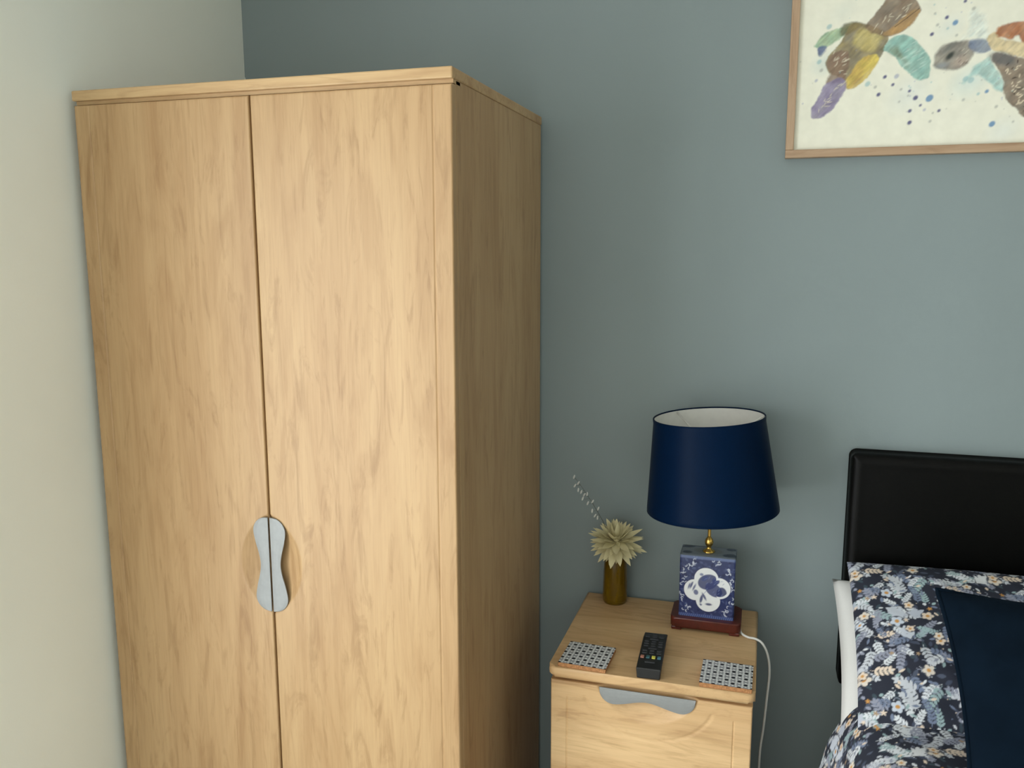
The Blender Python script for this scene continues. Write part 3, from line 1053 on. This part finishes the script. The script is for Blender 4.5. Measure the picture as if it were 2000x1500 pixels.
    X, Y = np.meshgrid(gx, gy, indexing='ij')
    e = np.minimum(np.minimum(X - gx[0], gx[-1] - X), np.minimum(Y - gy[0], gy[-1] - Y))
    Z = z1 + .0022 * np.clip(e / .006, 0, 1) ** .5 - .0004
    big('porcelain_lid', np.stack([X, Y, Z], -1).reshape(-1, 3), grid_faces(110, 60), M_PORCELAIN, body, True, CT.sample((X - x0) * 1000, (Y - y0) * 1000).reshape(-1, 3))
    # brass neck, leaning a touch towards the room
    lathe('brass_collar', [(0.0, z1), (.013, z1), (.013, z1 + .004), (.006, z1 + .008), (.0045, z1 + .013), (.008, z1 + .018), (.0095, z1 + .024),
                           (.008, z1 + .030), (.0045, z1 + .035), (.0035, z1 + .037), (0, z1 + .037)], LX, -.118, M_BRASS, t, 24)
    top = (LX - .008, -.146, 1.185)
    pts = [(LX, -.118, z1 + .033), (LX, -.121, z1 + .06), (LX - .001, -.134, 1.0), (LX - .003, -.142, 1.06)]
    v, f = tube_mesh(spline(pts, 4), .0036, 10)
    pyd('brass_stem', v, f, M_BRASS, t, True)
    lathe('bulb_holder', [(0, 1.055), (.013, 1.055), (.015, 1.07), (.015, 1.1), (.0, 1.1)], LX - .003, -.143, M_WHITEPLASTIC, t, 20)
    lathe('light_bulb', [(.011, 1.1), (.014, 1.11), (.026, 1.13), (.029, 1.145), (.025, 1.163), (.014, 1.174), (0, 1.177)], LX - .003, -.143, M_WHITEPLASTIC, t, 24)
    # shade: own local frame, tilted slightly to the left
    sh_o = (1.1935, -.1475, 1.0985)
    hgt, rb, rtp = .1005, .1385, .1165
    n = 96
    a = np.linspace(0, 2 * PI, n, endpoint=False)
    prof = np.array([(rb, -hgt), (rb + .0008, -hgt + .003), (rb + .0004, -hgt + .008), (rtp + .0004, hgt - .008), (rtp + .001, hgt - .003), (rtp, hgt)])
    V = np.stack([np.cos(a)[:, None] * prof[None, :, 0], np.sin(a)[:, None] * prof[None, :, 0], np.broadcast_to(prof[None, :, 1], (n, 6))], -1).reshape(-1, 3)
    tilt = Matrix.Rotation(math.radians(-4.0), 4, 'Y')

    def place(V):
        return [tuple(tilt @ Vector(p) + Vector(sh_o)) for p in V]
    so = pyd('lamp_shade', place(V), grid_faces(n, 6, wrap_u=True), M_SHADE, t, True)
    plabel(so, 'navy blue satin tapered drum shade')
    prof2 = np.array([(rb - .0015, -hgt), (rb - .0015, -hgt + .001), (rtp - .0015, hgt - .001), (rtp - .0015, hgt)])
    V2 = np.stack([np.cos(a)[:, None] * prof2[None, :, 0], np.sin(a)[:, None] * prof2[None, :, 0], np.broadcast_to(prof2[None, :, 1], (n, 4))], -1).reshape(-1, 3)
    plabel(pyd('shade_lining', place(V2), grid_faces(n, 4, wrap_u=True, flip=True), M_WHITEPLASTIC, so, True), 'white shade lining')
    for nm, z, r_ in (('rim', hgt, rtp), ('rim', -hgt, rb)):
        ring = [(r_ * math.cos(q) - .0007 * math.cos(q), r_ * math.sin(q) - .0007 * math.sin(q), z) for q in np.linspace(0, 2 * PI, 97)]
        v, f = tube_mesh(ring, .0018, 6)
        pyd(nm, place(v), f, M_SHADE, so, True)
    for q in (0.2, 0.2 + 2 * PI / 3, 0.2 + 4 * PI / 3):
        v, f = tube_mesh([(.02 * math.cos(q), .02 * math.sin(q), hgt - .05), (.06 * math.cos(q), .06 * math.sin(q), hgt - .035), ((rtp - .003) * math.cos(q), (rtp - .003) * math.sin(q), hgt - .004)], .0022, 6)
        pyd('shade_arm', place(v), f, M_WHITEPLASTIC, so, True)
    # mains lead: over the chest's right edge and down beside the bed
    ctrl = [(1.266, -.128, BZ + .0105), (1.272, -.150, BZ + .004), (1.286, -.165, BZ + .003), (1.302, -.170, BZ + .0035), (1.3165, -.172, BZ - .004), (1.329, -.172, .69),
            (1.334, -.172, .65), (1.331, -.172, .59), (1.327, -.17, .52), (1.322, -.166, .45), (1.324, -.15, .3), (1.34, -.13, .1), (1.36, -.09, .012), (1.40, -.05, .006)]
    v, f = tube_mesh(spline(ctrl, 6), .0026, 8)
    plabel(pyd('power_lead', v, f, M_WHITEPLASTIC, t, True), 'thin white mains lead')


lamp()

# ------------------------------------------------------------------ vase, flower, spray
VX, VY = 0.9765, -0.050


def vase_and_flower():
    z = BZ
    prof = [(0, z), (.026, z), (.0285, z + .004), (.0292, z + .02), (.0285, z + .05), (.0275, z + .08), (.0262, z + .1), (.0252, z + .112), (.0262, z + .118), (.0262, z + .122),
            (.0238, z + .122), (.0236, z + .112), (.0255, z + .08), (.0265, z + .03), (.024, z + .008), (0, z + .007)]
    o = lathe('vase', prof, 0, 0, M_AMBER, None, 48)
    tag(o, 'small amber glass vase on the bedside chest, holding a cream flower', 'vase')
    # flower head of pointed petals, nodding towards the room
    cx, cy, cz = 0.981, -0.074, 0.880
    t = thing('dried_flower', 'spiky cream dried flower head in the amber vase', 'flower', (cx, cy, cz), (0.42, 0.05, 0))
    v, f = tube_mesh([(0, .004, -.008), (-.002, .016, -.05), (-.003, .022, -.14)], .0026, 8)
    pyd('stem', v, f, M_STALK, t, True, local=True)
    L, Wd = 1.0, .155
    V, F = [], []
    nu, nv = 9, 5
    for lay in (0, 1):
        for i in range(nu):
            u = i / (nu - 1)
            w = Wd * (math.sin(PI * min(1, u * .93 + .07)) ** .75) * (1.05 - .35 * u)
            for j in range(nv):
                q = 2 * j / (nv - 1) - 1
                V.append((u * L, q * w, .14 * u * u - .10 * u + .09 * q * q * (1 - u) + lay * .03 * (1 - q * q) * (1 - u * u)))
    F = grid_faces(nu, nv).tolist() + grid_faces(nu, nv, nu * nv, flip=True).tolist()
    me = bpy.data.meshes.new('petal')
    me.from_pydata(V, [], F)
    me.materials.append(M_PETAL)
    for p in me.polygons:
        p.use_smooth = True
    rs = random.Random(4)
    for elev, n, ln in ((-52, 11, .050), (-32, 15, .060), (-12, 17, .066), (6, 17, .067), (24, 15, .064), (42, 12, .062), (60, 9, .060), (78, 5, .058)):
        for k in range(n):
            az = 2 * PI * (k + rs.random() * .5) / n + elev
            el = math.radians(elev + rs.uniform(-8, 8))
            l = ln * rs.uniform(.88, 1.12)
            p = bpy.data.objects.new('petal', me)
            COL.objects.link(p)
            p.parent = t
            p.rotation_euler = (0, -el, az)
            if math.sin(az) > .2:
                l *= .78
            p.scale = (l, l, l)
            p.location = (.004 * math.cos(az), .004 * math.sin(az), 0)
    lathe('flower_heart', [(0, -.012), (.012, -.006), (.014, .002), (.010, .012), (0, .017)], 0, 0, M_PETAL, t, 16, local=True)
    # thin spray of seed buds leaning left
    base = (0.972, -.052, BZ + .02)
    t = thing('bud_spray', 'thin dried spray of tiny white buds leaning left out of the amber vase', 'dried spray', base)
    stalk = spline([(0.972, -.052, BZ + .02), (0.968, -.057, BZ + .12), (0.955, -.066, 0.905), (0.93, -.074, 0.955), (0.905, -.078, 0.995), (0.881, -.080, 1.028)], 8)
    v, f = tube_mesh(stalk, list(np.linspace(.0011, .0004, len(stalk))), 6)
    pyd('stalk', v, f, M_STALK, t, True)
    bv, bf = [], []
    m = 8
    for i in range(7):
        a = PI * i / 6
        for k in range(m):
            b = 2 * PI * k / m
            bv.append((.0021 * math.sin(a) * math.cos(b), .0021 * math.sin(a) * math.sin(b), .0056 * (-math.cos(a))))
    for i in range(6):
        for k in range(m):
            bf.append((i * m + k, i * m + (k + 1) % m, (i + 1) * m + (k + 1) % m, (i + 1) * m + k))
    mb = bpy.data.meshes.new('bud')
    mb.from_pydata(bv, [], bf)
    mb.materials.append(M_BUD)
    for p in mb.polygons:
        p.use_smooth = True
    buds = [(0, -.001, .001), (.011, -.004, -.012), (.010, 0, -.030), (.018, -.004, -.033), (.024, .002, -.041), (.032, -.004, -.037), (.033, 0, -.060), (.045, -.003, -.054),
            (.044, -.002, -.077), (.058, 0, -.071), (.051, -.002, -.088), (.057, -.003, -.092), (.022, -.006, -.048), (.002, 0, -.020)]
    for i, (dx, dy, dz) in enumerate(buds):
        q = np.array((0.881 + dx, -.080 + dy, 1.026 + dz))
        o = bpy.data.objects.new('bud', mb)
        COL.objects.link(o)
        o.parent = t
        o.location = q - np.array(base)
        o.rotation_euler = (0.1, .35 + .25 * math.sin(i * 2.1), 0)
        j = np.argmin(np.linalg.norm(stalk - (q + np.array((.006, 0, -.006))), axis=1))
        v, f = tube_mesh([stalk[j], (stalk[j] + q) / 2 + np.array((0, -.001, -.001)), q], .0004, 5)
        pyd('twig', v, f, M_STALK, t)
    bpy.data.objects['vase'].location = (VX, VY, 0)


vase_and_flower()

# ------------------------------------------------------------------ coasters and remote


def coasters():
    S = .098
    C = Canvas(S * 1000, S * 1000, .5, (156, 158, 160))
    p = 24.0
    for i in range(-1, 11):
        for j in range(-1, 11):
            if (i + j) % 2:
                continue
            x, y = 2 + i * p / 2, 1 + j * p / 2
            for k in range(6):
                a = k * PI / 3 + PI / 6
                C.leaf(x + 2.6 * math.cos(a), y + 2.6 * math.sin(a), a, 6.6, 4.8, (232, 233, 230), .97)
            C.blob(x, y, 4.3, 4.3, 0, (18, 20, 28), 1.6, 1.0)
    n = 120
    g = np.linspace(-S / 2, S / 2, n)
    X, Y = np.meshgrid(g, g, indexing='ij')
    cols_ = C.sample((X + S / 2) * 1000, (Y + S / 2) * 1000).reshape(-1, 3)
    V = np.stack([X, Y, np.full_like(X, .0088)], -1).reshape(-1, 3)
    lab = ('square patterned cork coaster near the wardrobe, left of the remote', 'square patterned cork coaster at the right front, below the lamp')
    first = None
    for i, (x, y, rz) in enumerate(((0.9725, -.3535, -.045), (1.2505, -.3540, -.012))):
        t = thing('coaster', lab[i], 'coaster', (x, y, BZ), (0, 0, rz), 'coasters on the bedside chest')
        if first is None:
            a = box('cork_base', -S / 2, S / 2, -S / 2, S / 2, 0, .0076, M_CORK, t, .001, local=True)
            b = box('tile', -S / 2, S / 2, -S / 2, S / 2, .0076, .0086, M_CORK, t, .0003, local=True)
            c = big('printed_face', V, grid_faces(n, n), M_COASTER, t, cols=cols_, local=True)
            plabel(c, 'grey and white lattice print with black dots')
            first = (a, b, c)
        else:
            for s in first:
                q = s.copy()
                COL.objects.link(q)
                q.parent = t


coasters()


def remote():
    w, l, h = .0245, .086, .023
    t = thing('remote_control', 'black remote control lying on the bedside chest between two coasters', 'remote control',
              (1.1005, -.3165, BZ), (0, 0, .035))
    # tapered body, bevelled
    bm = bmesh.new()
    pr = [(-l, .0, .002), (-l, h - .001, .0), (-l * .5, h, 0), (l * .6, h, .0), (l, h - .006, .0), (l, .0, .003)]
    rows = []
    for (y, z, ins) in pr:
        rows.append((bm.verts.new((-w + ins, y, z)), bm.verts.new((w - ins, y, z))))
    n = len(rows)
    for k in range(n):
        a, b = rows[k], rows[(k + 1) % n]
        bm.faces.new((a[0], a[1], b[1], b[0]))
    bm.faces.new([r_[0] for r_ in rows][::-1])
    bm.faces.new([r_[1] for r_ in rows])
    bmesh.ops.recalc_face_normals(bm, faces=bm.faces)
    bmesh.ops.bevel(bm, geom=list(bm.edges), offset=.0022, segments=3, affect='EDGES', profile=.5)
    bm_obj('body', bm, M_BLACKPLASTIC, t, local=True)

    def button(x, y, sx, sy, mat, nm='button', lab=None):
        z = h if -l * .5 <= y <= l * .6 else (h - (y - l * .6) / (l * .4) * .006 if y > 0 else h - (-l * .5 - y) / (l * .5) * .001)
        o = box(nm, x - sx, x + sx, y - sy, y + sy, z - .0012, z + .0016, mat, t, .0008, local=True)
        if lab:
            plabel(o, lab)
    for j, y in enumerate(np.linspace(.074, -.022, 10)):
        if j in (3, 7):
            button(0, y, .009, .0036, M_BUTTON)
            continue
        for x in (-.0145, 0, .0145):
            button(x, y, .0046, .0030, M_BUTTON)
    for x, nm, c in ((-.0168, 'red', (176, 120, 100)), (-.0056, 'green', (58, 98, 104)), (.0056, 'yellow', (206, 200, 84)), (.0168, 'blue', (70, 116, 132))):
        button(x, -.040, .0036, .0052, plain('rubber_' + nm, L4(*c), .5), 'colour_button', 'small %s button' % nm)
    button(0, -.060, .010, .003, M_BUTTON)


remote()

# ------------------------------------------------------------------ bed
BX0, BX1 = 1.482, 2.85


def floral_tile():
    S = 330.0
    C = Canvas(S, S, .9, (38, 42, 56), True)
    rs = np.random.RandomState(12)
    W_, G_, T_, O_, P_, B_ = (222, 226, 230), (152, 156, 172), (158, 182, 184), (206, 152, 84), (230, 212, 192), (120, 132, 156)

    def pick():
        return (W_, W_, (204, 208, 214), G_, T_, P_, B_, G_)[rs.randint(8)]
    for k in range(130):     # faint under-leaves
        C.leaf(S * rs.rand(), S * rs.rand(), rs.rand() * 6.3, 12 + 10 * rs.rand(), 6 + 4 * rs.rand(), ((70, 78, 98), (84, 92, 110), (62, 78, 88))[k % 3], .9)
    for k in range(84):      # sprigs
        x, y, a = S * rs.rand(), S * rs.rand(), rs.rand() * 6.3
        col = pick()
        bend = rs.uniform(-.16, .16)
        n = rs.randint(4, 8)
        sc = rs.uniform(.8, 1.35)
        pts = [(x, y)]
        for q in range(n):
            x += 7.5 * sc * math.cos(a)
            y += 7.5 * sc * math.sin(a)
            a += bend
            pts.append((x, y))
            for sd in (-1, 1):
                C.leaf(x, y, a + sd * .85, 12.5 * sc * (1 - .05 * q), 5.4 * sc, col)
        C.leaf(x, y, a, 12 * sc, 5 * sc, col)
        C.stroke(pts, 1.1, col)
    for k in range(120):      # loose single leaves and curls
        C.leaf(S * rs.rand(), S * rs.rand(), rs.rand() * 6.3, 10 + 8 * rs.rand(), 5 + 3 * rs.rand(), pick())
    for k in range(12):
        x, y, a, r = S * rs.rand(), S * rs.rand(), rs.rand() * 6.3, 12 + 8 * rs.rand()
        C.stroke([(x + r * (1 - .06 * q) * math.cos(a + q * .32), y + r * (1 - .06 * q) * math.sin(a + q * .32)) for q in range(13)], 1.6, G_)
    for k in range(11):      # big pale lobed leaves
        x, y, a = S * rs.rand(), S * rs.rand(), rs.rand() * 6.3
        col = ((206, 212, 222), (190, 196, 208), (222, 224, 226))[k % 3]
        C.blob(x, y, 17, 9, a, (38, 42, 56), 2, .9)
        C.leaf(x - 16 * math.cos(a), y - 16 * math.sin(a), a, 46, 20, col)
        for sd in (-1, 1):
            for q in (0, 1):
                C.leaf(x + (q * 14 - 8) * math.cos(a), y + (q * 14 - 8) * math.sin(a), a + sd * .8, 22, 11, col)
    for k in range(15):      # flowers
        x, y = S * rs.rand(), S * rs.rand()
        R = rs.uniform(7, 12)
        col = (P_, (206, 214, 226), (224, 214, 200))[k % 3]
        C.blob(x, y, R * 1.6, R * 1.6, 0, (40, 46, 62), 2, .9)
        a0 = rs.rand() * 6
        for q in range(5):
            a = a0 + q * 2 * PI / 5
            C.blob(x + R * .75 * math.cos(a), y + R * .75 * math.sin(a), R * .72, R * .55, a, col, 1.0)
        C.blob(x, y, R * .5, R * .45, a0, O_, 1.5)
    for k in range(11):
        C.blob(S * rs.rand(), S * rs.rand(), 5 + 3 * rs.rand(), 5 + 2 * rs.rand(), rs.rand() * 3, (O_, P_, (176, 150, 120))[k % 3], 1.2, 1, 'star')
    for k in range(90):
        C.blob(S * rs.rand(), S * rs.rand(), 1.6, 1.4, 0, pick(), 1.0)
    return C


FLORAL = floral_tile()


def pillow_mesh(w, h, T, nu, nv, pinch=.05, crease=.004, seed=0, sag=0.0, power=.45):
    """two quilted faces meeting at a seam; returns verts (n,3) in pillow space, faces and cloth uv (mm)"""
    u = np.linspace(-1, 1, nu)
    v = np.linspace(-1, 1, nv)
    U, Vv = np.meshgrid(u, v, indexing='ij')
    X = U * w * (1 - pinch * (1 - Vv ** 2))
    Y = Vv * h * (1 - pinch * 1.2 * (1 - U ** 2))
    prof = (np.clip(1 - U ** 2, 0, 1) * np.clip(1 - Vv ** 2, 0, 1)) ** power
    wr = (vnoise(X * 14 + 3, Y * 14, seed) - .5) + .5 * (vnoise(X * 34, Y * 30 + 8, seed + 1) - .5)
    e = np.clip(1 - np.maximum(np.abs(U), np.abs(Vv)), 0, .25) / .25
    up_ = T * prof + wr * crease * 2 * e
    dn = -T * .8 * prof
    A = np.stack([X, Y, up_ - sag * U ** 2], -1).reshape(-1, 3)
    B = np.stack([X, Y, dn - sag * U ** 2], -1).reshape(-1, 3)
    V = np.vstack([A, B])
    F = np.vstack([grid_faces(nu, nv), grid_faces(nu, nv, nu * nv, flip=True)])
    uv = np.stack([X, Y], -1).reshape(-1, 2) * 1000
    return V, F, np.vstack([uv, uv + 130])


def orient(V, origin, tilt, spin=0.0, yaw=0.0):
    """pillow space -> world: x across, y up the slope, z out of the face"""
    M = Matrix.Rotation(yaw, 3, 'Z') @ Matrix.Rotation(tilt, 3, 'X') @ Matrix.Rotation(spin, 3, 'Z')
    return V @ np.array(M).T + np.array(origin)


def weld(o):
    bm = bmesh.new()
    bm.from_mesh(o.data)
    bmesh.ops.remove_doubles(bm, verts=[v for v in bm.verts if v.is_boundary], dist=2e-4)
    bm.to_mesh(o.data)
    bm.free()


def bed():
    t = thing('bed_frame', 'bed with a padded black faux leather headboard against the blue wall', 'bed', ((BX0 + BX1) / 2, -1.0, 0))
    # headboard: padded, border welt set in from the edge
    nx, nz = 120, 60
    z0, z1 = 0.585, 1.119
    xs = np.unique(np.concatenate([np.linspace(BX0, BX0 + .08, 34), np.linspace(BX0 + .08, BX1 - .08, 50), np.linspace(BX1 - .08, BX1, 34)]))
    zs = np.unique(np.concatenate([np.linspace(z0, z0 + .06, 20), np.linspace(z0 + .06, z1 - .08, 20), np.linspace(z1 - .08, z1, 34)]))
    X, Z = np.meshgrid(xs, zs, indexing='ij')
    ex = np.minimum(X - xs[0], xs[-1] - X)
    ez = np.minimum(Z - zs[0], zs[-1] - Z)
    rc = .016
    # round the outline corners
    qx, qz = np.clip(rc - ex, 0, None), np.clip(rc - ez, 0, None)
    q = np.hypot(qx, qz)
    f = np.where(q > rc, rc / np.maximum(q, 1e-9), 1)
    # push only points outside the corner arc
    sx = np.where(X < (BX0 + BX1) / 2, -1, 1)
    sz = np.where(Z < (z0 + z1) / 2, -1, 1)
    both = (qx > 0) & (qz > 0)
    X = np.where(both, X - sx * qx * (1 - f), X)
    Z = np.where(both, Z - sz * qz * (1 - f), Z)
    e = np.minimum(ex, ez)
    pad = .018 * np.sqrt(np.clip(1 - (1 - np.clip(e / .022, 0, 1)) ** 2, 0, 1)) + .004 * np.clip((e - .03) / .12, 0, 1)
    Y = -.044 - pad
    V = np.stack([X, Y, Z], -1).reshape(-1, 3)
    n1, n2 = len(xs), len(zs)
    F = grid_faces(n1, n2).tolist()
    ring = [i * n2 for i in range(n1)] + [(n1 - 1) * n2 + j for j in range(1, n2)] + [i * n2 + n2 - 1 for i in range(n1 - 2, -1, -1)] + [j for j in range(n2 - 2, 0, -1)]
    B = V[ring].copy()
    B[:, 1] = -.006
    base = len(V)
    V = np.vstack([V, B])
    n = len(ring)
    for k in range(n):
        F.append([ring[(k + 1) % n], ring[k], base + k, base + (k + 1) % n])
    F.append([base + k for k in range(n)])
    hb = pyd('headboard', V, F, M_BLACKLEATHER, t, True)
    plabel(hb, 'padded black faux leather headboard')
    for x in (BX0 + .25, BX1 - .25):
        box('headboard_strut', x - .03, x + .03, -.03, -.012, .05, .62, M_BLACKLEATHER, t, .002)
    box('base', BX0 + .03, BX1 - .03, -1.97, -.075, .09, .34, M_BLACKLEATHER, t, .012)
    for x in (BX0 + .1, BX1 - .1):
        for y in (-1.88, -.16):
            lathe('leg', [(0, 0), (.022, 0), (.028, .09), (0, .09)], x, y, M_BLACKPLASTIC, t, 16)
    m = box('mattress', BX0 + .03, BX1 - .03, -1.97, -.07, .34, .615, M_COTTON, None, .035, 4, True)
    tag(m, 'white mattress on the bed under the floral duvet', 'mattress')

    # duvet: cross-section swept along the bed, dropping over both sides
    prof = [(1.392, .20), (1.404, .32), (1.4175, .45), (1.430, .535), (1.452, .625), (1.478, .680), (1.515, .708), (1.58, .716), (1.75, .720), (2.1, .722)]
    left = spline(prof, 10)
    d = np.concatenate([[0], np.cumsum(np.hypot(*np.diff(left, axis=0).T))])
    mid = (BX0 + BX1) / 2
    both = np.vstack([left, np.stack([2 * mid - left[::-1, 0], left[::-1, 1]], -1)])
    d = np.concatenate([[0], np.cumsum(np.hypot(*np.diff(both, axis=0).T))])
    fine = np.concatenate([np.arange(0, 1.0, .0023), np.arange(1.0, d[-1], .004)])
    sec = np.stack([np.interp(fine, d, both[:, 0]), np.interp(fine, d, both[:, 1])], -1)
    s_all = np.concatenate([[0], np.cumsum(np.hypot(*np.diff(sec, axis=0).T))])
    ys = np.concatenate([np.arange(-.325, -.80, -.0024), np.arange(-.802, -2.0, -.0042)])
    Sx, Yy = np.meshgrid(np.arange(len(sec)), ys, indexing='ij')
    X = sec[Sx, 0]
    Z = sec[Sx, 1].copy()
    s_ = s_all[Sx]
    top = np.clip((Z - .6) / .1, 0, 1)
    puff = (vnoise(X * 7 + 1, Yy * 7, 40) - .5) * .020 + (vnoise(X * 17, Yy * 15 + 3, 41) - .5) * .008
    endr = np.clip((-.325 - Yy) / .035, 0, 1)
    Z = Z + puff * top * endr - (1 - np.sqrt(np.clip(1 - (1 - endr) ** 2, 0, 1))) * .03 * top
    side = 1 - top
    X = X + np.where(X < mid, -1, 1) * side * ((vnoise(Yy * 9, Z * 2, 44) - .5) * .022) * endr
    V = np.stack([X, Yy, Z], -1).reshape(-1, 3)
    cols_ = FLORAL.sample(s_.ravel() * 1300 + 60, Yy.ravel() * 1300 + 210)
    o = big('duvet', V, grid_faces(len(sec), len(ys), flip=True), M_FLORAL, None, True, cols_)
    md = o.modifiers.new('thickness', 'SOLIDIFY')
    md.thickness = .03
    md.offset = -1
    tag(o, 'dark floral cotton duvet spread over the bed', 'duvet')

    # white pillow underneath
    V, F, uv = pillow_mesh(.36, .20, .075, 60, 40, .03, .004, 3)
    V = orient(V, (1.818, -.235, .733), math.radians(31), 0, 0)
    o = big('white_pillow', V, F, M_COTTON, None, True)
    weld(o)
    tag(o, 'plain white pillow under the floral pillow, its end showing at the left', 'pillow')
    # floral pillow
    V, F, uv = pillow_mesh(.365, .200, .068, 440, 250, .018, .006, 9)
    V = orient(V, (1.848, -.268, .795), math.radians(27.5), 0, 0)
    cols_ = FLORAL.sample(uv[:, 0] * 1.3, uv[:, 1] * 1.3)
    o = big('floral_pillow', V, F, M_FLORAL, None, True, cols_)
    tag(o, 'floral cotton pillow leaning on the black headboard', 'pillow')
    # navy cushion with piped seam
    V, F, uv = pillow_mesh(.2233, .1933, .068, 90, 80, .0675, .003, 15, power=.5)
    org_c, tl, sp, yw = (1.8375, -.5014, .8266), .6372, -.0359, .0763
    t2 = thing('navy_cushion', 'plain navy velvet cushion with piped edges propped on the floral pillow', 'cushion', org_c)
    V = orient(V, org_c, tl, sp, yw)
    big('cushion_cover', V, F, M_VELVET, t2, True)
    u = np.linspace(-1, 1, 60)
    loop = [(q, -1) for q in u] + [(1, q) for q in u[1:]] + [(q, 1) for q in u[::-1][1:]] + [(-1, q) for q in u[::-1][1:]]
    pts = np.array([(a * .2233 * (1 - .0675 * (1 - b * b)), b * .1933 * (1 - .081 * (1 - a * a)), 0) for a, b in loop])
    pts = orient(pts, org_c, tl, sp, yw)
    v, f = tube_mesh(pts, .0042, 8)
    pyd('piping', v, f, M_VELVET, t2, True)


bed()
